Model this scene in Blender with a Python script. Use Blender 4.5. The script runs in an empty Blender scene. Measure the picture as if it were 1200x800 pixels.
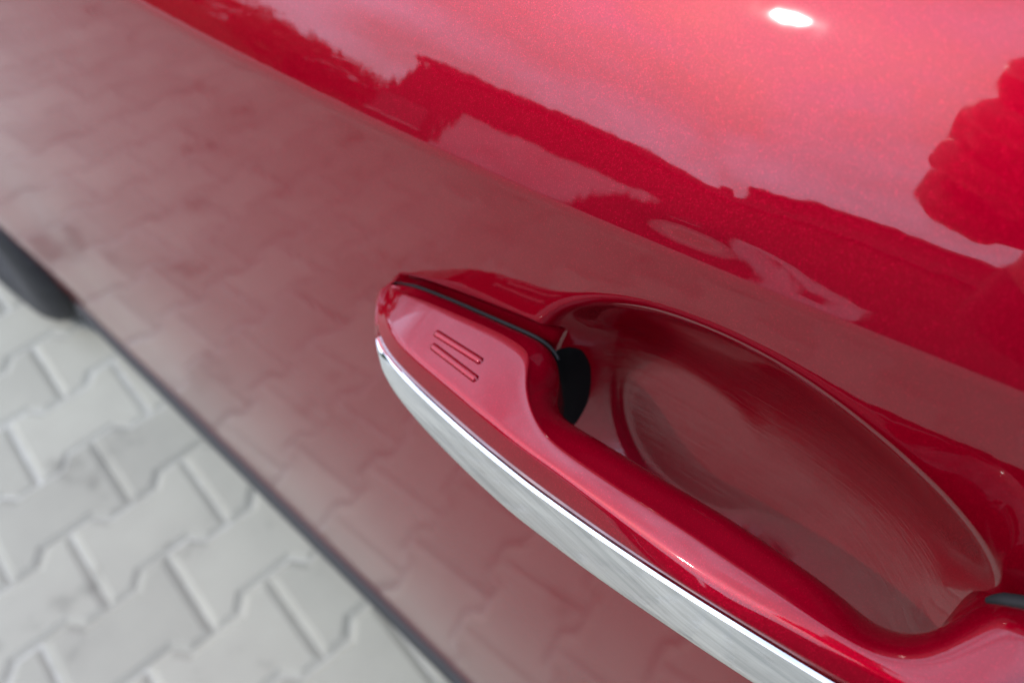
import bpy, bmesh, math, random
import numpy as np
from mathutils import Matrix, Vector

# ------------------------------------------------------------------ camera
sc = bpy.context.scene
# world: Y = along the car towards its front wheel, X = into the car, Z = up; the lens stands over the origin
H = 1.168
R2 = np.array([[0.6737356576766795, -0.7366649975774099, -0.05835190587309244],
               [-0.611361528789407, -0.5112927488487677, -0.6040006672931473],
               [0.4151112437540255, 0.44261089719817726, -0.7948447955357232]])   # right, down, forward
CAM = np.array([0.0, 0.0, H])
FPX = 950.0
cam_d = bpy.data.cameras.new('camera'); cam = bpy.data.objects.new('camera', cam_d)
sc.collection.objects.link(cam); sc.camera = cam
cam_d.sensor_fit = 'HORIZONTAL'; cam_d.sensor_width = 36.0; cam_d.lens = 36.0*FPX/1200.0
cam_d.clip_start = 0.005; cam_d.clip_end = 500
cam_d.dof.use_dof = True; cam_d.dof.focus_distance = 0.225; cam_d.dof.aperture_fstop = 9.0
r, d, f = R2
cam.matrix_world = Matrix(((r[0], -d[0], -f[0], 0), (r[1], -d[1], -f[1], 0), (r[2], -d[2], -f[2], H), (0, 0, 0, 1)))

# ------------------------------------------------------------------ light
SUN = Vector((-0.551, 0.415, 0.724)).normalized()
world = bpy.data.worlds.new('World'); sc.world = world; world.use_nodes = True
wn = world.node_tree
sky = wn.nodes.new('ShaderNodeTexSky'); sky.sky_type = 'NISHITA'; sky.sun_disc = False
sky.sun_elevation = math.asin(SUN.z); sky.sun_rotation = math.atan2(SUN.x, SUN.y)
sky.dust_density = 3.0; sky.air_density = 1.0; sky.ozone_density = 1.0
bg = wn.nodes['Background']; bg.inputs[1].default_value = 0.15
# thin high cloud over the whole sky
tc = wn.nodes.new('ShaderNodeTexCoord'); mp = wn.nodes.new('ShaderNodeMapping'); mp.inputs['Scale'].default_value = (1.0, 2.2, 3.0)
nz = wn.nodes.new('ShaderNodeTexNoise'); nz.inputs['Scale'].default_value = 2.2; nz.inputs['Detail'].default_value = 6; nz.inputs['Roughness'].default_value = .55
rp = wn.nodes.new('ShaderNodeValToRGB'); rp.color_ramp.elements[0].position = .36; rp.color_ramp.elements[1].position = .66
rp.color_ramp.elements[0].color = (.38, .38, .38, 1); rp.color_ramp.elements[1].color = (1, 1, 1, 1)
mx = wn.nodes.new('ShaderNodeMix'); mx.data_type = 'RGBA'
mx.inputs['B'].default_value = (19.3, 22.6, 31.0, 1)
wn.links.new(tc.outputs['Generated'], mp.inputs[0]); wn.links.new(mp.outputs[0], nz.inputs['Vector'])
wn.links.new(nz.outputs['Fac'], rp.inputs[0]); wn.links.new(rp.outputs[0], mx.inputs['Factor'])
wn.links.new(sky.outputs[0], mx.inputs['A']); wn.links.new(mx.outputs['Result'], bg.inputs[0])
sun_d = bpy.data.lights.new('sun', 'SUN'); sun_d.energy = 2.3; sun_d.angle = math.radians(.6); sun_d.color = (1.0, .95, .88)
sun = bpy.data.objects.new('sun', sun_d); sc.collection.objects.link(sun)
sun.rotation_euler = (-SUN).to_track_quat('-Z', 'Y').to_euler()
vs = sc.view_settings; vs.view_transform = 'Standard'; vs.look = 'None'; vs.exposure = 0.09; vs.gamma = 1.0; vs.use_curve_mapping = False
sc.cycles.use_denoising = True
sc.cycles.max_bounces = 8; sc.cycles.glossy_bounces = 5; sc.cycles.sample_clamp_indirect = 6.0

# ------------------------------------------------------------------ helpers
COL = sc.collection
random.seed(4); rng = np.random.default_rng(4)
def ray(x, y): return R2.T @ np.array([(x-600)/FPX, (y-400)/FPX, 1.0])
def at_x(x, y, X): v = ray(x, y); return CAM + v*X/v[0]
def mesh_obj(name, verts, faces, m, parent=None, smooth=True):
    me = bpy.data.meshes.new(name); me.from_pydata([tuple(map(float, v)) for v in verts], [], faces)
    me.validate(); me.update()
    if smooth: me.polygons.foreach_set('use_smooth', [True]*len(me.polygons))
    o = bpy.data.objects.new(name, me); COL.objects.link(o)
    if m: me.materials.append(m)
    if parent: o.parent = parent
    return o
def empty(name, loc=(0, 0, 0)):
    o = bpy.data.objects.new(name, None); o.location = loc; COL.objects.link(o); o.empty_display_size = .1; return o
def tag(o, label=None, cat=None, group=None, kind=None):
    if label: o['label'] = label
    if cat: o['category'] = cat
    if group: o['group'] = group
    if kind: o['kind'] = kind
    return o
def loft(rings, closed=True, cap=True):
    n = len(rings[0]); V = [p for rg in rings for p in rg]; F = []
    for i in range(len(rings)-1):
        for j in range(n if closed else n-1):
            a, b = i*n+j, i*n+(j+1) % n
            F.append((a, b, b+n, a+n))
    if cap and closed:
        F.append(tuple(range(n-1, -1, -1))); k = (len(rings)-1)*n; F.append(tuple(range(k, k+n)))
    return V, F
def fix_normals(o):
    bm = bmesh.new(); bm.from_mesh(o.data); bmesh.ops.recalc_face_normals(bm, faces=bm.faces); bm.to_mesh(o.data); bm.free(); return o
def box_vf(x0, x1, y0, y1, z0, z1):
    V = [(x, y, z) for z in (z0, z1) for y in (y0, y1) for x in (x0, x1)]
    return V, [(0, 2, 3, 1), (4, 5, 7, 6), (0, 1, 5, 4), (2, 6, 7, 3), (0, 4, 6, 2), (1, 3, 7, 5)]
def sstep(a, b, x): s = np.clip((x-a)/(b-a), 0, 1); return s*s*(3-2*s)

# ------------------------------------------------------------------ materials
def mat(name, col, rough=.5, metal=0.0, **kw):
    m = bpy.data.materials.new(name); m.use_nodes = True; b = m.node_tree.nodes['Principled BSDF']
    b.inputs['Base Color'].default_value = (*col, 1); b.inputs['Roughness'].default_value = rough; b.inputs['Metallic'].default_value = metal
    for k, v in kw.items(): b.inputs[k].default_value = v
    return m
def noise_col(m, c0, c1, scale, detail=4, rough=.6, lo=.35, hi=.65, coord='Object'):
    nt = m.node_tree; t = nt.nodes.new('ShaderNodeTexCoord'); n = nt.nodes.new('ShaderNodeTexNoise')
    n.inputs['Scale'].default_value = scale; n.inputs['Detail'].default_value = detail; n.inputs['Roughness'].default_value = rough
    g = nt.nodes.new('ShaderNodeValToRGB'); g.color_ramp.elements[0].position = lo; g.color_ramp.elements[1].position = hi
    g.color_ramp.elements[0].color = (*c0, 1); g.color_ramp.elements[1].color = (*c1, 1)
    nt.links.new(t.outputs[coord], n.inputs['Vector']); nt.links.new(n.outputs['Fac'], g.inputs[0])
    nt.links.new(g.outputs[0], nt.nodes['Principled BSDF'].inputs['Base Color']); return n, g

def paint_material():
    m = bpy.data.materials.new('red metallic paint'); m.use_nodes = True; nt = m.node_tree; b = nt.nodes['Principled BSDF']
    L = nt.links.new
    geo = nt.nodes.new('ShaderNodeNewGeometry')
    # metal flakes: cells 0.25 mm across, each tilted its own way under a smooth clear coat
    vor = nt.nodes.new('ShaderNodeTexVoronoi'); vor.inputs['Scale'].default_value = 6800
    L(geo.outputs['Position'], vor.inputs['Vector'])
    sub = nt.nodes.new('ShaderNodeVectorMath'); sub.operation = 'SUBTRACT'; sub.inputs[1].default_value = (.5, .5, .5)
    L(vor.outputs['Color'], sub.inputs[0])
    scl = nt.nodes.new('ShaderNodeVectorMath'); scl.operation = 'SCALE'; scl.inputs['Scale'].default_value = .17
    L(sub.outputs[0], scl.inputs[0])
    add = nt.nodes.new('ShaderNodeVectorMath'); L(geo.outputs['Normal'], add.inputs[0]); L(scl.outputs[0], add.inputs[1])
    nor = nt.nodes.new('ShaderNodeVectorMath'); nor.operation = 'NORMALIZE'; L(add.outputs[0], nor.inputs[0])
    L(nor.outputs[0], b.inputs['Normal'])
    sep = nt.nodes.new('ShaderNodeSeparateColor'); L(vor.outputs['Color'], sep.inputs[0])
    ramp = nt.nodes.new('ShaderNodeValToRGB')
    ramp.color_ramp.elements[0].position = .0; ramp.color_ramp.elements[0].color = (.190, .0001, .0072, 1)
    ramp.color_ramp.elements[1].position = 1.; ramp.color_ramp.elements[1].color = (.48, .002, .024, 1)
    e = ramp.color_ramp.elements.new(.92); e.color = (.212, .0002, .0084, 1)
    L(sep.outputs[0], ramp.inputs[0])
    b.inputs['Metallic'].default_value = .60; b.inputs['Roughness'].default_value = .50; b.inputs['Specular IOR Level'].default_value = 0.0; b.inputs['Specular Tint'].default_value = (.5, .02, .05, 1)
    b.inputs['Coat Weight'].default_value = 1.0; b.inputs['Coat Roughness'].default_value = .042; b.inputs['Coat IOR'].default_value = 1.5
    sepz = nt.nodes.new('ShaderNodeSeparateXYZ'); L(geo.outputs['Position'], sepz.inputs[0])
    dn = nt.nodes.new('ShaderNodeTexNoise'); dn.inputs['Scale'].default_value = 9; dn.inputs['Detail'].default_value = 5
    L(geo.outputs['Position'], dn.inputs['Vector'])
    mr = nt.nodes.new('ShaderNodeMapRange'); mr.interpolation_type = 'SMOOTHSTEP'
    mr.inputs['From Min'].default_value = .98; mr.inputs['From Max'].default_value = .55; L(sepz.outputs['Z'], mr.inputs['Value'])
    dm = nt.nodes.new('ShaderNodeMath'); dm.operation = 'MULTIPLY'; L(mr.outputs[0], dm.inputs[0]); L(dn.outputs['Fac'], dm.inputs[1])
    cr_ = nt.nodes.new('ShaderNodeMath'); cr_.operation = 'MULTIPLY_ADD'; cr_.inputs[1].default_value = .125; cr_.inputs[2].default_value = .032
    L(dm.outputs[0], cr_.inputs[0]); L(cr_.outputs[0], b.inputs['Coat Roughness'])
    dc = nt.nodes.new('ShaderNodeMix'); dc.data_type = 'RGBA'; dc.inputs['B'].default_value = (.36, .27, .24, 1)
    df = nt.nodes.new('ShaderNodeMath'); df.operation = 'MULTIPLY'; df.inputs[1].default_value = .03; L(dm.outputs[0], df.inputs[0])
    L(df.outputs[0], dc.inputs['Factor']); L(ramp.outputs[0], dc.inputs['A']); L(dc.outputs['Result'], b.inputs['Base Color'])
    # fine nail scratches inside the finger bowl only (deeper than the door skin)
    ms = nt.nodes.new('ShaderNodeMapping'); ms.inputs['Rotation'].default_value = (math.radians(38), 0, 0); ms.inputs['Scale'].default_value = (40, 30, 1100)
    L(geo.outputs['Position'], ms.inputs[0])
    sn = nt.nodes.new('ShaderNodeTexNoise'); sn.inputs['Scale'].default_value = 1.0; sn.inputs['Detail'].default_value = 3; sn.inputs['Distortion'].default_value = .6
    L(ms.outputs[0], sn.inputs['Vector'])
    xm = nt.nodes.new('ShaderNodeMapRange'); xm.interpolation_type = 'SMOOTHSTEP'; xm.inputs['From Min'].default_value = .134; xm.inputs['From Max'].default_value = .142
    L(sepz.outputs['X'], xm.inputs['Value'])
    zm = nt.nodes.new('ShaderNodeMapRange'); zm.inputs['From Min'].default_value = .992; zm.inputs['From Max'].default_value = .982; L(sepz.outputs['Z'], zm.inputs['Value'])
    sm = nt.nodes.new('ShaderNodeMath'); sm.operation = 'MULTIPLY'; L(xm.outputs[0], sm.inputs[0]); L(zm.outputs[0], sm.inputs[1])
    # very faint orange peel in the clear coat
    pe = nt.nodes.new('ShaderNodeTexNoise'); pe.inputs['Scale'].default_value = 150; pe.inputs['Detail'].default_value = 1
    L(geo.outputs['Position'], pe.inputs['Vector'])
    bp = nt.nodes.new('ShaderNodeBump'); bp.inputs['Strength'].default_value = .10; bp.inputs['Distance'].default_value = .0003
    L(pe.outputs['Fac'], bp.inputs['Height'])
    b2 = nt.nodes.new('ShaderNodeBump'); b2.inputs['Distance'].default_value = .00025; L(sn.outputs['Fac'], b2.inputs['Height'])
    st = nt.nodes.new('ShaderNodeMath'); st.operation = 'MULTIPLY'; st.inputs[1].default_value = .55; L(sm.outputs[0], st.inputs[0])
    L(st.outputs[0], b2.inputs['Strength']); L(bp.outputs[0], b2.inputs['Normal']); L(b2.outputs[0], b.inputs['Coat Normal'])
    return m
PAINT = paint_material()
CHROME = mat('chrome', (.70, .71, .71), .05, 1.0)
def mirrored_streaks(m):
    nt = m.node_tree; b = nt.nodes['Principled BSDF']; geo = nt.nodes.new('ShaderNodeNewGeometry')
    mpn = nt.nodes.new('ShaderNodeMapping'); mpn.inputs['Scale'].default_value = (30, 22, 700); mpn.inputs['Rotation'].default_value = (-.12, 0, 0)
    n = nt.nodes.new('ShaderNodeTexNoise'); n.inputs['Scale'].default_value = 1.0; n.inputs['Detail'].default_value = 4
    bp = nt.nodes.new('ShaderNodeBump'); bp.inputs['Strength'].default_value = .10; bp.inputs['Distance'].default_value = .0004
    nt.links.new(geo.outputs['Position'], mpn.inputs[0]); nt.links.new(mpn.outputs[0], n.inputs['Vector'])
    g = nt.nodes.new('ShaderNodeValToRGB'); g.color_ramp.elements[0].position = .36; g.color_ramp.elements[1].position = .62
    g.color_ramp.elements[0].color = (.60, .61, .61, 1); g.color_ramp.elements[1].color = (.79, .79, .78, 1)  # streaks of mirrored paving painted into the chrome's base colour
    nt.links.new(n.outputs['Fac'], g.inputs[0]); nt.links.new(g.outputs[0], b.inputs['Base Color'])
    nt.links.new(n.outputs['Fac'], bp.inputs['Height']); nt.links.new(bp.outputs[0], b.inputs['Normal'])
mirrored_streaks(CHROME)
RUBBER = mat('black rubber', (.010, .010, .011), .7, **{'Specular IOR Level': .2})
TYRE = mat('tyre rubber', (.012, .012, .013), .7); noise_col(TYRE, (.008, .008, .009), (.018, .018, .019), 30)
TRIM = mat('black plastic trim', (.016, .0165, .017), .7)
ALLOY = mat('alloy', (.12, .125, .13), .4, .8)
GLASS = mat('dark glass', (.01, .012, .013), .03, **{'Specular IOR Level': .5})

# ------------------------------------------------------------------ ground of concrete pavers
def paver_material():
    m = mat('concrete paver', (.4, .4, .39), .85); nt = m.node_tree; b = nt.nodes['Principled BSDF']; L = nt.links.new
    geo = nt.nodes.new('ShaderNodeNewGeometry'); oi = nt.nodes.new('ShaderNodeObjectInfo')
    n1 = nt.nodes.new('ShaderNodeTexNoise'); n1.inputs['Scale'].default_value = 5.5; n1.inputs['Detail'].default_value = 6; n1.inputs['Roughness'].default_value = .62
    n2 = nt.nodes.new('ShaderNodeTexNoise'); n2.inputs['Scale'].default_value = 420; n2.inputs['Detail'].default_value = 2
    L(geo.outputs['Position'], n1.inputs['Vector']); L(geo.outputs['Position'], n2.inputs['Vector'])
    g = nt.nodes.new('ShaderNodeValToRGB'); el = g.color_ramp.elements
    el[0].position = .30; el[0].color = (.118, .110, .086, 1); el[1].position = .66; el[1].color = (.258, .248, .196, 1)
    e = el.new(.41); e.color = (.233, .223, .177, 1)
    L(n1.outputs['Fac'], g.inputs[0])
    hsv = nt.nodes.new('ShaderNodeHueSaturation'); L(g.outputs[0], hsv.inputs['Color'])
    ma = nt.nodes.new('ShaderNodeMath'); ma.operation = 'MULTIPLY_ADD'; ma.inputs[1].default_value = .20; ma.inputs[2].default_value = .90
    L(oi.outputs['Random'], ma.inputs[0])
    mb = nt.nodes.new('ShaderNodeMath'); mb.operation = 'MULTIPLY_ADD'; mb.inputs[1].default_value = .16; mb.inputs[2].default_value = -.08
    L(n2.outputs['Fac'], mb.inputs[0])
    mc = nt.nodes.new('ShaderNodeMath'); L(ma.outputs[0], mc.inputs[0]); L(mb.outputs[0], mc.inputs[1]); L(mc.outputs[0], hsv.inputs['Value'])
    L(hsv.outputs[0], b.inputs['Base Color'])
    bp = nt.nodes.new('ShaderNodeBump'); bp.inputs['Strength'].default_value = .25; bp.inputs['Distance'].default_value = .001
    L(n2.outputs['Fac'], bp.inputs['Height']); L(bp.outputs[0], b.inputs['Normal'])
    return m
PAVER = paver_material()
SAND = mat('joint sand', (.30, .29, .27), .95); noise_col(SAND, (.25, .243, .205), (.33, .323, .28), 40)
V, F = box_vf(-60, 60, -60, 60, -.1, -.0049)
pavement = mesh_obj('pavement', V, F, SAND, smooth=False); tag(pavement, kind='structure')

def paver_vf():
    U, hw, ww, a, b = .1, .0815, .0585, .040, .060
    def outline(ins):
        u, w, n = U-ins, hw-ins, ww-ins
        pts = [(-u, -w), (-b-ins*.455, -w), (-a-ins*.455, -n), (a+ins*.455, -n), (b+ins*.455, -w), (u, -w)]
        return pts + [(-x, -y) for x, y in pts]
    rings = [(.0003, -.012), (.0004, -.0054), (.0115, -.0005), (.0130, 0.0)]
    V = []
    for ins, z in rings: V += [(x, y, z) for x, y in outline(ins)]
    F = []
    for i in range(len(rings)-1):
        for j in range(12):
            p, q = i*12+j, i*12+(j+1) % 12; F.append((p, q, q+12, p+12))
    k = (len(rings)-1)*12; F.append(tuple(range(k, k+12)))
    return V, F
PV, PF = paver_vf()
pm = bpy.data.meshes.new('paver'); pm.from_pydata(PV, [], PF); pm.update(); pm.materials.append(PAVER)
A_ = math.radians(96.3)
def pave_to_world(u, v):     # paver grid (u along a row, v across rows) -> world, the grid measured in the photograph
    x, y = u-0.22396770, -v+0.83578595
    return math.sin(A_)*x-math.cos(A_)*y, math.cos(A_)*x+math.sin(A_)*y
spots = []
for rr in range(-70, 60):
    for k in range(-45, 45):
        u = .1 + .2*k + (.1 if rr % 2 else 0.0); v = .14*rr
        x, y = pave_to_world(u-.004, v)
        if -6.5 < x < 2.2 and -4.5 < y < 7.5: spots.append((x, y))
spots.sort(key=lambda s: math.hypot((s[0]+.35)*1.25, s[1]-.85))
PROT = -(A_ - math.pi/2)
def prot(): return PROT
grid_rot = math.atan2(pave_to_world(1, 0)[1]-pave_to_world(0, 0)[1], pave_to_world(1, 0)[0]-pave_to_world(0, 0)[0])
for i, (x, y) in enumerate(spots[:300]):
    o = bpy.data.objects.new('paver', pm); COL.objects.link(o); o.parent = pavement
    o.location = (x, y, random.uniform(-.0012, .0008))
    o.rotation_euler = (random.uniform(-.004, .004), random.uniform(-.004, .004), grid_rot+random.uniform(-.004, .004))
VV, FF = [], []
c_, s_ = math.cos(grid_rot), math.sin(grid_rot)
for (x, y) in spots[300:]:
    k = len(VV); dz = random.uniform(-.001, .0008)
    VV += [(x+c_*a-s_*b, y+s_*a+c_*b, z+dz) for a, b, z in PV]; FF += [tuple(q+k for q in fc) for fc in PF]
o = mesh_obj('farther_pavers', VV, FF, PAVER, pavement, smooth=False); o['kind'] = 'stuff'

# ------------------------------------------------------------------ car body surface  X = S(Y, Z)
def S_low(Y, z):
    u = z-.25
    return .105-.04*u+.093*u*u-.014*np.tanh(Y/.35)*sstep(.3, .8, z)-.020*sstep(.72, 1.12, Y)*np.exp(-((z-.5)/.17)**2)
def on_low(x, y, off=0.0):
    X = .12
    for _ in range(60):
        P = at_x(x, y, X); X = .5*X+.5*(float(S_low(P[1], P[2]))-off)
    return at_x(x, y, X)
crease_px = [(150, 0), (250, 52), (350, 103), (450, 150), (545, 197), (620, 232), (700, 263), (780, 293), (850, 320), (950, 360), (1070, 412), (1200, 470)]
cr = np.array([on_low(*q) for q in crease_px])
cfit = np.polyfit(cr[:, 1], cr[:, 2], 3)
def z_c(Y):
    Yc = np.clip(Y, -.03, .33)
    return np.polyval(cfit, Yc)+np.where(Y > .33, -.03*(Y-.33), 0)+np.where(Y < -.03, -.03*(Y+.03), 0)
# shoulder profile above the crease: extra inward offset as a function of height over the crease
hh = np.linspace(-.03, .20, 2301); dh = hh[1]-hh[0]
def shoulder(delta, a1=25.0, rate=290.0, amax=64.0):
    q = np.zeros_like(hh); X = 0.0; s = 0.0
    for i in range(1, len(hh)):
        h = hh[i]
        a = a1+min(rate*s, amax-a1) if s > 0 else a1
        ramp = 1/(1+math.exp(-max(-40, min(40, h/delta*4))))
        m = math.tan(math.radians(a))
        X += (m-.10)*ramp*dh; q[i] = X
        if h > 0: s += dh/math.cos(math.radians(a))
    return q
Q_sharp, Q_soft = shoulder(.0026), shoulder(.0036)
def S_body(Y, z):
    h = z-z_c(Y)
    w = sstep(.10, .30, Y)
    lens = -.0009*np.exp(-((Y-.068)/.019)**2)*sstep(.002, .010, h)*(1-sstep(.010, .045, h))
    return S_low(Y, z)+np.interp(h, hh, Q_sharp)*(1-w)+np.interp(h, hh, Q_soft)*w+lens

# the finger bowl behind the handle
bowl_px = [(640, 372), (660, 360), (700, 354), (750, 359), (800, 374), (850, 395), (900, 420), (950, 452), (1000, 490), (1040, 523), (1080, 560), (1115, 593), (1145, 630), (1168, 665), (1182, 700)]
rim = [tuple(on_low(*q)[1:]) for q in bowl_px]
rim += [(-.0375, .950), (-.0375, .925), (-.033, .897), (-.018, .870), (.010, .852), (.042, .846), (.075, .851), (.100, .868), (.114, .895), (.1175, .925), (.1155, .948)]
BY, BZ = .036, .895
rim = np.array(rim); th = np.arctan2(rim[:, 1]-BZ, rim[:, 0]-BY); rr_ = np.hypot(rim[:, 0]-BY, rim[:, 1]-BZ)
od = np.argsort(th); th, rr_ = th[od], rr_[od]
tt = np.linspace(-math.pi, math.pi, 721)
Rt = np.interp(tt, np.r_[th-2*math.pi, th, th+2*math.pi], np.r_[rr_, rr_, rr_])
kern = np.exp(-.5*(np.arange(-30, 31)/9.0)**2); kern /= kern.sum()
Rt = np.convolve(np.r_[Rt[-31:-1], Rt, Rt[1:31]], kern, 'same')[30:-30]
def bowl_depth(Y, z):
    t = np.arctan2(z-BZ, Y-BY); rho = np.hypot(Y-BY, z-BZ)/np.interp(t, tt, Rt)
    Rr = np.interp(t, tt, Rt); dist = (1-np.minimum(rho, 1.4))*Rr
    e = .0013; dist = np.where(dist/e > 30, dist, e*np.log1p(np.exp(np.clip(dist/e, -60, 30))))
    wall, floor_ = .066*(1+1.6*np.maximum(0, np.cos(t+.15))**2)*dist/Rr, .030+.004*(1-np.minimum(rho, 1)**2); k_ = .019
    h_ = np.clip(.5+.5*(floor_-wall)/k_, 0, 1)
    return floor_*(1-h_)+wall*h_-k_*h_*(1-h_)*np.minimum(1, wall/.012)
# shallow pocket round the handle's front foot
pock = [tuple(on_low(*q)[1:]) for q in [(452, 319), (475, 322), (500, 330), (530, 341), (560, 352), (600, 368), (625, 378), (650, 392)]]
pock += [(.098, .945), (.110, .925), (.135, .918), (.160, .920), (.178, .927), (.186, .933)]
pock = np.array(pock)
def poly_sd(Y, z, P):
    Y = np.asarray(Y); best = np.full(Y.shape, 9.0); ins = np.zeros(Y.shape, bool); n = len(P)
    for i in range(n):
        a, b = P[i], P[(i+1) % n]; e = b-a
        t = np.clip(((Y-a[0])*e[0]+(z-a[1])*e[1])/(e@e), 0, 1)
        best = np.minimum(best, np.hypot(Y-a[0]-t*e[0], z-a[1]-t*e[1]))
        c = (a[1] > z) != (b[1] > z)
        ins ^= c & (Y < (b[0]-a[0])*(z-a[1])/(b[1]-a[1]+1e-12)+a[0])
    return np.where(ins, best, -best)
def pocket_depth(Y, z):
    sd = poly_sd(Y, z, pock)
    return .0062*sstep(-.0012, .0042, sd)*(1-sstep(.160, .188, Y))
def S_door(Y, z):
    b, p = bowl_depth(Y, z), pocket_depth(Y, z)
    k = .002; m = np.maximum(b, p)+np.maximum(k-np.abs(b-p), 0)**2/(4*k)*np.minimum(1, np.minimum(b, p)/k)
    return S_body(Y, z)+m

def grid_panel(name, ys, vs_, fn, m, parent, hem=True, mask=None):
    Yg, Vg = np.meshgrid(ys, vs_, indexing='ij')
    Zg = Vg+(z_c(Yg)-1.010)*sstep(.84, .98, Vg)
    Xg = fn(Yg, Zg)
    Vx = np.stack([Xg, Yg, Zg], -1)
    if hem:      # bottom edge folded under
        e = [(.0006, -.004), (.0030, -.0070), (.0075, -.0085), (.022, -.0080)]
        low = []
        for dx, dz in reversed(e):
            p = Vx[:, 0].copy(); p[:, 0] += dx; p[:, 2] += dz; low.append(p)
        Vx = np.concatenate([np.stack(low, 1), Vx], 1)
    n, k = Vx.shape[:2]; idx = np.arange(n*k).reshape(n, k)
    F = np.stack([idx[:-1, :-1], idx[:-1, 1:], idx[1:, 1:], idx[1:, :-1]], -1).reshape(-1, 4)
    if mask is not None:
        cent = Vx.reshape(-1, 3)[F].mean(1); F = F[mask(cent)]
    me = bpy.data.meshes.new(name); vv = Vx.reshape(-1, 3)
    me.vertices.add(len(vv)); me.vertices.foreach_set('co', vv.astype(np.float32).ravel())
    me.loops.add(F.size); me.loops.foreach_set('vertex_index', F.astype(np.int32).ravel())
    me.polygons.add(len(F)); me.polygons.foreach_set('loop_start', np.arange(0, F.size, 4, dtype=np.int32)); me.polygons.foreach_set('loop_total', np.full(len(F), 4, np.int32))
    me.update(calc_edges=True); me.validate(); me.polygons.foreach_set('use_smooth', np.ones(len(F), bool)); me.materials.append(m)
    o = bpy.data.objects.new(name, me); COL.objects.link(o); o.parent = parent; return o

car = empty('car', (0, 0, 0))
tag(car, 'glossy red metallic car parked on light grey interlocking paving', 'car')
ys = np.unique(np.r_[np.linspace(-.30, -.09, 30), np.arange(-.09, .262, .0009), np.linspace(.262, .5, 70), np.linspace(.5, 1.115, 90)].round(5))
vz = np.unique(np.r_[np.linspace(.252, .86, 90), np.arange(.86, 1.024, .0009), np.linspace(1.024, 1.125, 60)].round(5))
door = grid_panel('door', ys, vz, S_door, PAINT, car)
vz2 = np.unique(np.r_[np.linspace(.252, .90, 60), np.linspace(.90, 1.125, 90)].round(5))
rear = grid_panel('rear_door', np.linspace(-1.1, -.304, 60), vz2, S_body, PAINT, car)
WY, WR = 1.46, .33
def S_fender(Y, z):
    q = np.hypot(Y-WY, z-WR)-.345
    return S_body(Y, z)-.008*np.exp(-(q/.055)**2)*sstep(1.119, 1.15, Y)
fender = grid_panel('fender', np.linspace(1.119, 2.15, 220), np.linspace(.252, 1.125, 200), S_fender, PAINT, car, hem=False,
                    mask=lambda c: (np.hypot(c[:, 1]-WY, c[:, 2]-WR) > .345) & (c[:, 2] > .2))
# black sill trim under the doors
prof = [(.112, .2425), (.100, .232), (.097, .218), (.098, .203), (.112, .188), (.16, .186), (.16, .2425)]
rings = [[(x, y, z) for x, z in prof] for y in np.linspace(-1.1, 1.095, 40)]
V, F = loft(rings); sill = fix_normals(mesh_obj('sill_trim', V, F, TRIM, car, smooth=False))
V, F = box_vf(.165, 1.65, -1.8, 1.05, .20, .32); mesh_obj('underbody', V, F, RUBBER, car, smooth=False)
# belt moulding, side window, roof
belt, gl, roof = [], [], []
for y in np.linspace(-1.1, .95, 40):
    z = float(z_c(np.array(y)))+.1148; x = float(S_body(np.array(y), np.array(z)))
    belt.append([(x-.001, y, z-.002), (x-.001, y, z+.012), (x+.012, y, z+.016), (x+.022, y, z+.008), (x+.02, y, z-.004)])
    gl.append([(x+.012, y, z+.010), (x+.26, y, z+.40), (x+.264, y, z+.398), (x+.016, y, z+.008)])
    roof.append([(x+.255, y, z+.395), (x+.30, y, z+.44), (x+.85, y, z+.47), (x+.85, y, z+.44), (x+.30, y, z+.40)])
V, F = loft(belt); fix_normals(mesh_obj('belt_moulding', V, F, RUBBER, car, smooth=False))
V, F = loft(gl); fix_normals(mesh_obj('window_pane', V, F, GLASS, car, smooth=False))
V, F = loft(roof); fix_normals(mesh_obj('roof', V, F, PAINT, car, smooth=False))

# ------------------------------------------------------------------ front wheel
def lathe_x(profile, n, cx, cy, cz):
    return [[(cx+x, cy+rad*math.cos(2*math.pi*i/n), cz+rad*math.sin(2*math.pi*i/n)) for x, rad in profile] for i in range(n+1)]
WX = .054
tp = [(.030, .195), (.010, .225), (.003, .250), (.000, .276), (.004, .300), (.016, .318), (.032, .327), (.036, .3225), (.042, .3225), (.046, .3285), (.075, .330), (.079, .3225), (.086, .3225), (.090, .330), (.120, .330), (.124, .3225), (.131, .3225), (.135, .330), (.16, .3285), (.186, .318), (.20, .28), (.185, .225)]
V, F = loft(lathe_x(tp, 72, WX, WY, WR), closed=False, cap=False)
wheel = empty('wheel', (WX+.1, WY, WR)); wheel.parent = car
wheel.rotation_euler.z = math.radians(3)
tyre = fix_normals(mesh_obj('tyre', V, F, TYRE)); tyre.parent = wheel; tyre.matrix_parent_inverse = Matrix.Translation((-WX-.1, -WY, -WR))
rp_ = [(.030, .196), (.026, .190), (.040, .184), (.07, .178), (.08, .07), (.065, .05), (.063, .0)]
V, F = loft(lathe_x(rp_, 48, WX, WY, WR), closed=False, cap=False)
rim_o = fix_normals(mesh_obj('rim', V, F, ALLOY)); rim_o.parent = wheel; rim_o.matrix_parent_inverse = Matrix.Translation((-WX-.1, -WY, -WR))
# wheel well liner
wl = [(.125, .372), (.33, .372), (.33, .05)]
V, F = loft([[(x, WY+rad*math.cos(a), WR+rad*math.sin(a)) for x, rad in wl] for a in np.linspace(-.25, math.pi+.25, 40)], closed=False, cap=False)
mesh_obj('wheel_well', V, F, RUBBER, car)

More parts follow.
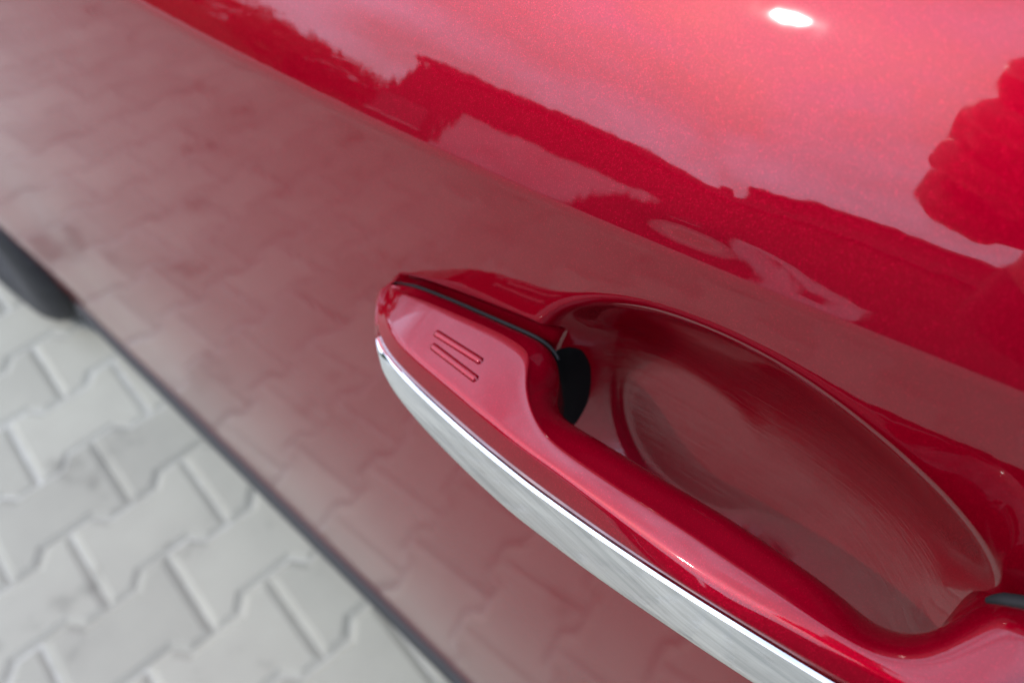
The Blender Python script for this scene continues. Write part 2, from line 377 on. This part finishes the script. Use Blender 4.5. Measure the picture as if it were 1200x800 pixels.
# ------------------------------------------------------------------ door handle
Aq, Bq = on_low(560, 369, .003), on_low(726, 606, .038)
MX = .2; MY = ((Bq[2]-Aq[2])-MX*(Bq[0]-Aq[0]))/(Bq[1]-Aq[1]); NT = np.array([-MX, -MY, 1.0]); CT = NT@Aq
def on_top(x, y):
    v = ray(x, y); drop = 0.0
    for _ in range(12):
        P = CAM+v*(CT-drop-NT@CAM)/(NT@v); drop = 8.0*max(0.0, P[1]-.152)**2
    return P
def top_z(X, Y): return CT+MX*X+MY*Y-8.0*max(0.0, Y-.152)**2
ribs = [((457,334),(457,336),(454,338),(448,338),(441,345)), ((472,335),(468,342),(452,351),(440,352),(437,362)), ((490,340),(485,348),(451,372),(438,375),(438,385)),
 ((510,348),(505,356),(456,387),(443,400),(441,408)), ((535,358),(530,366),(468,404),(455,419),(447,436)), ((560,369),(553,376),(485,418),(475,438),(463,459)),
 ((585,380),(578,386),(505,435),(495,459),(484,486)), ((610,391),(600,398),(527,453),(516,477),(505,509)), ((632,401),(617,410),(550,473),(540,499),(530,535)),
 ((648,415),(620,425),(575,494),(565,520),(557,561)), ((657,435),(616,445),(597,512),(588,538),(582,584)), ((654,462),(619,470),(612,524),(605,552),(602,602)),
 ((654,485),(630,500),(630,537),(622,565),(622,617)), ((668,501),(652,524),(652,552),(645,582),(645,634)), ((694,516),(694,553),(690,580),(675,603),(675,657)),
 ((736,543),(741,585),(726,606),(715,632),(715,687)), ((789,574),(794,616),(778,643),(768,666),(768,721)), ((846,606),(846,653),(830,677),(820,700),(820,758)),
 ((900,642),(900,688),(890,712),(875,733),(875,793))]
K = [[], [], [], [], []]
for i, rb in enumerate(ribs):
    k2, k3 = on_top(*rb[1]), on_top(*rb[2]); w = min(1, .3+i*.12)
    k4 = at_x(*rb[3], k3[0]-.0041*w); k5 = at_x(*rb[4], k4[0]-.0045*w)
    k1 = on_low(*rb[0], .003 if i == 0 else -.0008) if i <= 8 else at_x(*rb[0], min(k2[0]+.0140, .1200))
    for kk, p in zip(K, (k1, k2, k3, k4, k5)): kk.append(p)
# rear part: inner edge from the picture, outer edge carried on to the rear foot
inner = [((945,672),(940,716)), ((990,706),(980,742)), ((1012,730),(1015,762)), ((1045,750),(1050,773)), ((1078,752),(1085,775)), ((1100,745),(1112,766)), ((1125,722),(1140,750)), ((1142,711),(1165,737)), ((1160,708),(1192,727))]
oy = [0.0, -.010, -.018, -.026, -.034, -.042, -.050, -.057, -.064]
ooff = [.0397, .0396, .0392, .0385, .0374, .036, .0345, .033, .031]
def outer(Y, off):
    X = float(S_low(np.array(Y), np.array(.972)))-off
    k3 = np.array([X, Y, top_z(X, Y)]); k4 = k3+np.array([-.0041, 0, -.0058]); k5 = k4+np.array([-.0045, -.004, -.0178]); return k3, k4, k5
for i, (a, b) in enumerate(inner):
    k2 = on_top(*b); ex = [.0135, .0135, .0135, .0135, .0135, .0135, .0125, .012, .010][i]
    k1 = at_x(*a, min(k2[0]+ex, .1195)); k3, k4, k5 = outer(oy[i], ooff[i])
    for kk, p in zip(K, (k1, k2, k3, k4, k5)): kk.append(p)
for y1, y3, o1, o2, o3 in ((-.044, -.074, .003, .012, .027), (-.056, -.082, .003, .0105, .021), (-.068, -.089, .003, .009, .015), (-.078, -.093, .003, .006, .0085)):
    xs = float(S_low(np.array(y1), np.array(.97)))
    k1 = np.array([xs-o1, y1, 0]); k1[2] = top_z(*k1[:2])-.006
    k2 = np.array([xs-o2, y1-.001, 0]); k2[2] = top_z(*k2[:2])-.001
    k3, k4, k5 = outer(y3, o3)
    for kk, p in zip(K, (k1, k2, k3, k4, k5)): kk.append(p)
K = [np.array(k) for k in K]; NR = len(K[0]); SUB = 10
def dense(P, sig):
    t = np.arange(NR); td = np.linspace(0, NR-1, (NR-1)*SUB+1)
    out = np.zeros((len(td), 3))
    for c in range(3):      # Catmull-Rom
        p = np.r_[2*P[0, c]-P[1, c], P[:, c], 2*P[-1, c]-P[-2, c]]
        i = np.minimum(td.astype(int), NR-2); s = td-i
        p0, p1, p2, p3 = p[i], p[i+1], p[i+2], p[i+3]
        out[:, c] = .5*((2*p1)+(-p0+p2)*s+(2*p0-5*p1+4*p2-p3)*s*s+(-p0+3*p1-3*p2+p3)*s**3)
    kx = np.arange(-4*SUB, 4*SUB+1); g = np.exp(-.5*(kx/(sig*SUB))**2); g /= g.sum(); pad = 4*SUB
    for c in range(3):
        q = out[:, c]; qq = np.r_[2*q[0]-q[pad:0:-1], q, 2*q[-1]-q[-2:-pad-2:-1]]
        out[:, c] = np.convolve(qq, g, 'valid')
    return out
D1, D2, D3, D4, D5 = dense(K[0], .55), dense(K[1], .55), dense(K[2], .8), dense(K[3], .9), dense(K[4], .9)
T = np.linspace(0, NR-1, len(D1))
def bez3(a, b, c, d, n): 
    t = np.linspace(0, 1, n)[:, None]; return (1-t)**3*a+3*(1-t)**2*t*b+3*(1-t)*t*t*c+t**3*d
def bez2(a, b, c, n):
    t = np.linspace(0, 1, n)[:, None]; return (1-t)**2*a+2*(1-t)*t*b+t*t*c
UP = np.array([0, 0, 1.0])
hr, cr_rings = [], []
for i, t in enumerate(T):
    k1, k2, k3, k4, k5 = D1[i], D2[i], D3[i], D4[i], D5[i]
    bar = float(sstep(9.5, 12.5, np.array(t))*(1-sstep(22.5, 25.5, np.array(t))))
    L12 = np.linalg.norm(k1-k2); d32 = (k2-k3)/np.linalg.norm(k2-k3)
    foot = k1+(np.array([.012, 0, -.012]) if t < 7.5 or t > 25 else np.array([.003, 0, -.024]))*(1-bar)+np.array([-.003, 0, -.020])*bar
    seq = [foot, k1+(foot-k1)*.5+np.array([.0015, 0, 0])*bar]
    arc = bez3(k1, k1+UP*.45*L12*(1 if bar > .5 else .8), k2+(d32*np.array([1, 1, 0])+np.array([0, 0, -.42+.05*bar]))*.32*L12, k2, 14); seq += list(arc)
    L23 = np.linalg.norm(k3-k2); L34 = np.linalg.norm(k4-k3)
    fa = min(.0020, .45*L23); fb = min(.0020, .42*L34)
    e0, e1 = k3+d32*fa, k3+(k4-k3)/L34*fb
    nrm = np.cross(np.array([0, 1.0, 0]), d32); nrm /= np.linalg.norm(nrm); nrm *= np.sign(nrm[2])
    for s in np.linspace(0, 1, 9)[1:]:
        seq.append(k2+(e0-k2)*s+nrm*.00012*4*s*(1-s)*min(1, L23/.006))
    seq += list(bez2(e0, k3, e1, 7)[1:])
    out = np.array([-.7, 0, .35])
    for s in (.25, .5, .75, 1.0): seq.append(e1+(k4-e1)*s+out*.00015*4*s*(1-s)*min(1, L34/.006))
    cw = float(sstep(2.2, 3.6, np.array(t)))
    seq.append(k4+np.array([.0014, 0, -.0004])*cw)
    seq.append(k5+np.array([.0014, 0, .0004])*cw)
    k6 = k5+np.array([.004, 0, -.004]); seq.append(k6)
    k7 = k5+np.array([.010, 0, -.006])*bar+np.array([.03, 0, -.002])*(1-bar); seq.append(k7)
    hr.append(np.array(seq))
def sink(rg, dx): r2 = rg.mean(0)+(rg-rg.mean(0))*.7; r2[:, 0] += dx; return r2
rings = [sink(hr[0], .012)]+hr+[sink(hr[-1], .012)]
V, F = loft([[tuple(p) for p in rg] for rg in rings])
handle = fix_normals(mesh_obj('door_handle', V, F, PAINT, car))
# chrome strip set into the outer edge of the handle
i0 = int(2.7*SUB)
cs = []
for i in range(i0, len(T)):
    t = T[i]; k4, k5 = D4[i], D5[i]; w = min(1.0, (t-2.65)/1.2)**.6*min(1.0, (NR-1+.05-t)/1.2)**.6
    wo = min(1.0, (t-2.65)/2.2)
    mid = (k4+k5)*.5; a = mid+(k4-mid)*w; b = mid+(k5-mid)*w; dn = b-a; n = np.array([-1.0, 0, .28]); n /= np.linalg.norm(n)
    pts = [a+np.array([.004, 0, 0])+dn*.07, a+dn*.066-n*.0002, a+dn*.080+n*.0005*wo]
    for s in (.090, .15, .26, .4, .55, .7, .82, .9): pts.append(a+dn*s+n*(.0005+.0006*math.sin(math.pi*s))*wo)
    pts += [a+dn*.955+n*.0004*wo, a+dn*.985+n*.0001, b+np.array([.004, 0, .0002])]
    cs.append([tuple(p+n*.0005) for p in pts])
V, F = loft(cs); chrome = fix_normals(mesh_obj('chrome_strip', V, F, CHROME, handle)); chrome.data.set_sharp_from_angle(angle=math.radians(22)); chrome['label'] = 'bright chrome strip along the outer edge of the handle'
# rubber gaskets between the feet of the handle and the door
def tube(path, rad, n=10, flat=1.0):
    rg = []
    for i, p in enumerate(path):
        tg = path[min(i+1, len(path)-1)]-path[max(i-1, 0)]; tg /= np.linalg.norm(tg)
        s = np.cross(tg, UP); s /= np.linalg.norm(s); u = np.cross(s, tg)
        q = rad(i) if callable(rad) else rad
        rg.append([tuple(p+s*q*math.cos(2*math.pi*k/n)+u*q*flat*math.sin(2*math.pi*k/n)) for k in range(n)])
    return loft(rg)
sh = np.array([.0011, 0, .0006])
pa = np.array([D1[i]+sh for i in range(2, int(9.6*SUB))])
V, F = tube(pa, lambda i: .00065*min(1, .3+i/20)); g1 = fix_normals(mesh_obj('gasket', V, F, RUBBER, handle))
pb = np.array([D1[i]+np.array([.0015, 0, .0006]) for i in range(int(26.5*SUB), len(T)-4)])
V, F = tube(pb, lambda i: .0021*min(1, .4+i/8)); g2 = fix_normals(mesh_obj('gasket', V, F, RUBBER, handle))
# added black block standing in for the deep shade behind the front foot
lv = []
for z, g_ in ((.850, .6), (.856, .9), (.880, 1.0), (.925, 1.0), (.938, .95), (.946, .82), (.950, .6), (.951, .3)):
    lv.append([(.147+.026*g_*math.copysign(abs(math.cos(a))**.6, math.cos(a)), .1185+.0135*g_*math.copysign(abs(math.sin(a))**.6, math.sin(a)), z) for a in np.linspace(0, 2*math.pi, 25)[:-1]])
V, F = loft(lv); fix_normals(mesh_obj('shade_block', V, F, mat('matt black', (.004, .004, .004), .9, **{'Specular IOR Level': .1}), handle))
# two raised ridges on the flat front end
nt_ = NT/np.linalg.norm(NT)
for (x0, y0), (x1, y1) in (((509, 389), (566, 425)), ((505, 404), (560, 446))):
    a, b = on_top(x0, y0), on_top(x1, y1); ax = (b-a)/np.linalg.norm(b-a); sd = np.cross(nt_, ax)
    rg = []
    for s in np.linspace(0, 1, 26):
        c = a+(b-a)*s; e = min(s, 1-s)*np.linalg.norm(b-a); w = math.sqrt(max(0, 1-max(0, 1-e/.0013)**2))*.0013+1e-5
        rg.append([tuple(c+sd*w*1.15*math.cos(q)+nt_*(w*.95*math.sin(q)-.0001)) for q in np.linspace(-.4, math.pi+.4, 11)])
    V, F = loft(rg); fix_normals(mesh_obj('ridge', V, F, PAINT, handle))

# ------------------------------------------------------------------ what the paint mirrors: the building across the yard, trees
WALL_D = mat('brown render', (.085, .065, .055), .9); noise_col(WALL_D, (.030, .024, .022), (.05, .04, .035), 1.5)
WALL_P = mat('pale render', (.62, .60, .58), .9); noise_col(WALL_P, (.52, .5, .48), (.66, .64, .62), 1.2)
ROOF_D = mat('dark roof', (.04, .038, .038), .8)
BARK = mat('bark', (.05, .04, .03), .9); LEAF = mat('leaf', (.045, .075, .025), .6); noise_col(LEAF, (.03, .05, .018), (.07, .10, .035), 3)
bld = empty('building', (-12, 3, 0))
tag(bld, 'long flat roofed building mirrored as dark band in the red shoulder', 'building')
def bpart(name, x0, x1, y0, y1, z0, z1, m, par):
    V, F = box_vf(x0+12, x1+12, y0-3, y1-3, z0, z1); o = mesh_obj(name, V, F, m, par, smooth=False); return o
bpart('wall', -20, -12, -9, 11.6, 0, 4.9, WALL_D, bld); bpart('parapet', -20.2, -11.85, -9.2, 11.8, 4.9, 5.25, ROOF_D, bld)
up = bpart('upper_storey', -19, -12.6, -8, 4.2, 5.25, 6.05, WALL_D, bld); bpart('upper_roof', -19.2, -12.4, -8.2, 4.4, 6.05, 6.2, ROOF_D, bld)
bpart('chimney', -13.6, -12.9, 4.9, 5.5, 5.25, 5.95, WALL_D, bld)
bpart('pale_bay', -12, -11.88, 6.5, 9.6, .0, 3.1, WALL_P, bld)
gd = bpart('garage_door', -12, -11.9, 1.7, 3.1, 0, 2.3, WALL_P, bld)
bpart('window', -11.9, -11.87, 2.2, 2.6, 1.4, 1.9, GLASS, bld)
for y in (-7, -4.5, -2, 4.3, 10.2):
    w_ = bpart('window', -12, -11.96, y, y+1.2, 1.2, 2.5, GLASS, bld); bpart('window_sill', -11.96, -11.86, y-.1, y+1.3, 1.1, 1.198, WALL_P, bld)
def tree(x, y, h, r, label, seed):
    R = np.random.default_rng(seed); t = empty('tree', (x, y, 0)); tag(t, label, 'tree', 'trees mirrored in the paint')
    V, F = loft([[(rr_*math.cos(a), rr_*math.sin(a), z) for a in np.linspace(0, 2*math.pi, 9)[:-1]] for z, rr_ in ((0, .22), (h*.3, .16), (h*.7, .06))])
    mesh_obj('trunk', V, F, BARK, t)
    n = 1800; dv = R.normal(size=(n, 3)); dv /= np.linalg.norm(dv, axis=1)[:, None]
    lob = 1+.25*np.sin(dv[:, 0]*5+seed)*np.cos(dv[:, 1]*4)+.15*np.sin(dv[:, 2]*7)
    p = dv*(R.uniform(.35, 1, n)**.5*lob)[:, None]*np.array([r, r, h*.36])+np.array([0, 0, h*.62])
    V, F = [], []
    for q in p:
        u = R.normal(size=3); u /= np.linalg.norm(u); w = np.cross(u, R.normal(size=3)); w /= np.linalg.norm(w); s = R.uniform(.12, .28); k = len(V)
        V += [q-u*s, q+w*s*.5, q+u*s, q-w*s*.5]; F.append((k, k+1, k+2, k+3))
    mesh_obj('crown', V, F, LEAF, t, smooth=False)
for k, (x, y, h, r_) in enumerate(((-15, 17, 4.2, 2.2), (-17, 22.5, 5.2, 2.6), (-13, 24, 3.6, 2.0), (-9, 27, 4.6, 2.4), (-3.5, 29, 5.4, 2.8), (3.5, 31, 5.0, 2.6))):
    tree(x, y, h, r_, 'leafy green tree beyond the paved yard mirrored in the paint', k)

def hedge():
    R = np.random.default_rng(9); a, b = np.array([-18.0, 12.5]), np.array([-8.0, 33.0]); c = np.array([10.0, 35.0])
    h = empty('hedge', (-8, 33, 0)); tag(h, 'clipped dark green hedge closing the yard, mirrored along the crease', 'hedge')
    V, F = [], []; base = np.array([-8, 33, 0])
    for p, q in ((a, b), (b, c)):
        d_ = (q-p)/np.linalg.norm(q-p); n_ = np.array([-d_[1], d_[0]])*.45; k = len(V)
        for z in (0, 2.3):
            for w in (p-n_, q-n_, q+n_, p+n_): V.append(np.r_[w, z]-base)
        F += [(k, k+1, k+5, k+4), (k+1, k+2, k+6, k+5), (k+2, k+3, k+7, k+6), (k+3, k, k+4, k+7), (k+4, k+5, k+6, k+7)]
    mesh_obj('core', V, F, LEAF, h, smooth=False)
    V, F = [], []
    for _ in range(6000):
        p, q = ((a, b), (b, c))[R.integers(2)]; w = p+(q-p)*R.random()+R.normal(0, .3, 2); o_ = np.r_[w, R.uniform(.1, 2.45)+R.normal(0, .12)]-base
        u = R.normal(size=3); u /= np.linalg.norm(u); v = np.cross(u, R.normal(size=3)); v /= np.linalg.norm(v); s_ = R.uniform(.08, .2); k = len(V)
        V += [o_-u*s_, o_+v*s_*.5, o_+u*s_, o_-v*s_*.5]; F.append((k, k+1, k+2, k+3))
    mesh_obj('leaves', V, F, LEAF, h, smooth=False)['kind'] = 'stuff'
hedge()

# ------------------------------------------------------------------ the person taking the picture, mirrored in the shoulder
def cf(r_, d_, f_): return CAM+R2.T@np.array([r_, d_, f_])      # phone frame: right, down, forward of the lens
PHONE_R = -.014
phone = empty('phone', tuple(cf(PHONE_R, 0, -.007))); tag(phone, 'black phone held over the car door, mirrored in the red paint', 'phone')
def phone_part(name, hr_, hd, f0, f1, m, c=(0, 0)):
    pts = []
    for ang in np.linspace(0, 2*math.pi, 25)[:-1]:
        q = min(.010, hd); x = (hr_-q)*np.sign(math.cos(ang))+q*math.cos(ang); y = (hd-q)*np.sign(math.sin(ang))+q*math.sin(ang); pts.append((x+c[0], y+c[1]))
    base = np.array(phone.location)
    V, F = loft([[tuple(cf(PHONE_R+x, y, f)-base) for x, y in pts] for f in (f0, f1)])
    o = fix_normals(mesh_obj(name, V, F, m, phone, smooth=False)); return o
phone_part('case', .0775, .037, -.0110, -.0030, RUBBER); phone_part('screen', .075, .0345, -.0114, -.01105, GLASS)
CLOTH = mat('dark cloth', (.018, .019, .025), .85); SKIN = mat('skin', (.42, .24, .17), .5); HAIR = mat('hair', (.02, .014, .01), .5)
jv, je, jr = [], [], []
def J(p, r_, par=None):
    if isinstance(p, tuple):      # body joints are given facing +X about (-.52, -.04); turned and moved to where the person stands
        a, b = p[0]+.52, p[1]+.04; p = np.array([-.43+.72*a-.69*b, -.34+.69*a+.72*b, p[2]])
    jv.append(tuple(map(float, p))); jr.append(r_)
    if par is not None: je.append((par, len(jv)-1))
    return len(jv)-1
pel = J((-.56, -.04, .96), .155); sp = J((-.55, -.04, 1.14), .135, pel); ch = J((-.52, -.04, 1.32), .15, sp); nk0 = J((-.49, -.04, 1.46), .075, ch)
nk = J((-.45, -.04, 1.53), .058, nk0); h0 = J((-.41, -.04, 1.60), .085, nk); h1 = J((-.37, -.04, 1.68), .095, h0); h2 = J((-.35, -.04, 1.74), .06, h1)
for sy in (1, -1):
    hp = J((-.56, -.04+sy*.085, .90), .115, pel); kn = J((-.53, -.04+sy*.090, .50), .105, hp); an = J((-.56, -.04+sy*.090, .10), .090, kn)
    hl = J((-.57, -.04+sy*.085, .045), .045, an); J((-.40, -.04+sy*.10, .040), .038, hl)
def hand(wr, pal, knk, fingers, thumb):
    p = J(pal, .042, wr)
    for (k, chain) in zip(knk, fingers):
        b = J(k, .0130, p)
        for q, r_ in zip(chain, (.0115, .0105, .0090)): b = J(q, r_, b)
    b = p
    for q, r_ in zip(thumb, (.020, .018, .012)): b = J(q, r_, b)
# left arm: hand closed round the far upper corner of the phone
sL = J((-.50, .14, 1.42), .068, ch); eL = J(np.array([-.30, -.005, 1.125]), .058, sL); wL = J(cf(-.050, .045, -.075), .048, eL)
kn_ = [cf(-.094, -.004, -.006), cf(-.074, -.040, -.008), cf(-.046, -.074, -.010), cf(-.018, -.104, -.012)]
fg = [[k+R2.T@np.array([.010, .010, .020]), k+R2.T@np.array([.026, .024, .022]), k+R2.T@np.array([.036, .036, .016])] for k in kn_]
hand(wL, cf(-.052, -.028, -.036), kn_, fg, [cf(-.070, .015, -.034), cf(-.066, .022, -.024), cf(-.050, .024, -.020)])
# right arm: hand under the near end of the phone
sR = J((-.50, -.22, 1.42), .068, ch); eR = J((-.40, -.33, 1.17), .045, sR); wR = J(cf(.028, .150, -.085), .028, eR)
kn_ = [cf(.04+r_, .062, -.016) for r_ in (.030, .012, -.006, -.022)]
fg = [[cf(.04+r_, .052, .002), cf(.04+r_-.002, .040, .007), cf(.04+r_-.004, .032, .005)] for r_ in (.027, .011, -.007, -.023)]
hand(wR, cf(.042, .098, -.040), kn_, fg, [cf(.062, .075, -.040), cf(.066, .052, -.030), cf(.060, .030, -.022)])
me = bpy.data.meshes.new('skeleton'); me.from_pydata(jv, je, []); me.update(); tmp = bpy.data.objects.new('skeleton', me); COL.objects.link(tmp)
md = tmp.modifiers.new('Skin', 'SKIN'); md.use_smooth_shade = True
for i, sv in enumerate(me.skin_vertices[0].data): sv.radius = (jr[i], jr[i]); sv.use_root = (i == 0)
ss = tmp.modifiers.new('Subsurf', 'SUBSURF'); ss.levels = 2; ss.render_levels = 2
bpy.context.view_layer.update(); dg = bpy.context.evaluated_depsgraph_get()
bm_ = bpy.data.meshes.new_from_object(tmp.evaluated_get(dg)); bpy.data.objects.remove(tmp)
bm_.name = 'person'; bm_.materials.clear(); bm_.materials.append(CLOTH); bm_.materials.append(SKIN)
hl_, hr2 = cf(-.20, .03, -.04), cf(0, .12, -.05)
for p in bm_.polygons:
    c = np.array(p.center); isl = R2@(c-CAM)
    if c[2] > 1.53 or (np.linalg.norm(isl) < .15): p.material_index = 1
    p.use_smooth = True
person = bpy.data.objects.new('person', bm_); COL.objects.link(person)
tag(person, 'person in dark clothes holding up a phone, mirrored in the red shoulder', 'person')
V, F = loft([[(-.31+ax*.7+rr_*.105*math.cos(a), -.225+ax*.7+rr_*.102*math.sin(a), z) for a in np.linspace(0, 2*math.pi, 25)[:-1]] for z, rr_, ax in ((1.655, .96, -.035), (1.69, 1.06, -.02), (1.73, 1.02, 0), (1.77, .8, .01), (1.795, .45, .015), (1.80, .1, .015))])
fix_normals(mesh_obj('hair', V, F, HAIR, person))
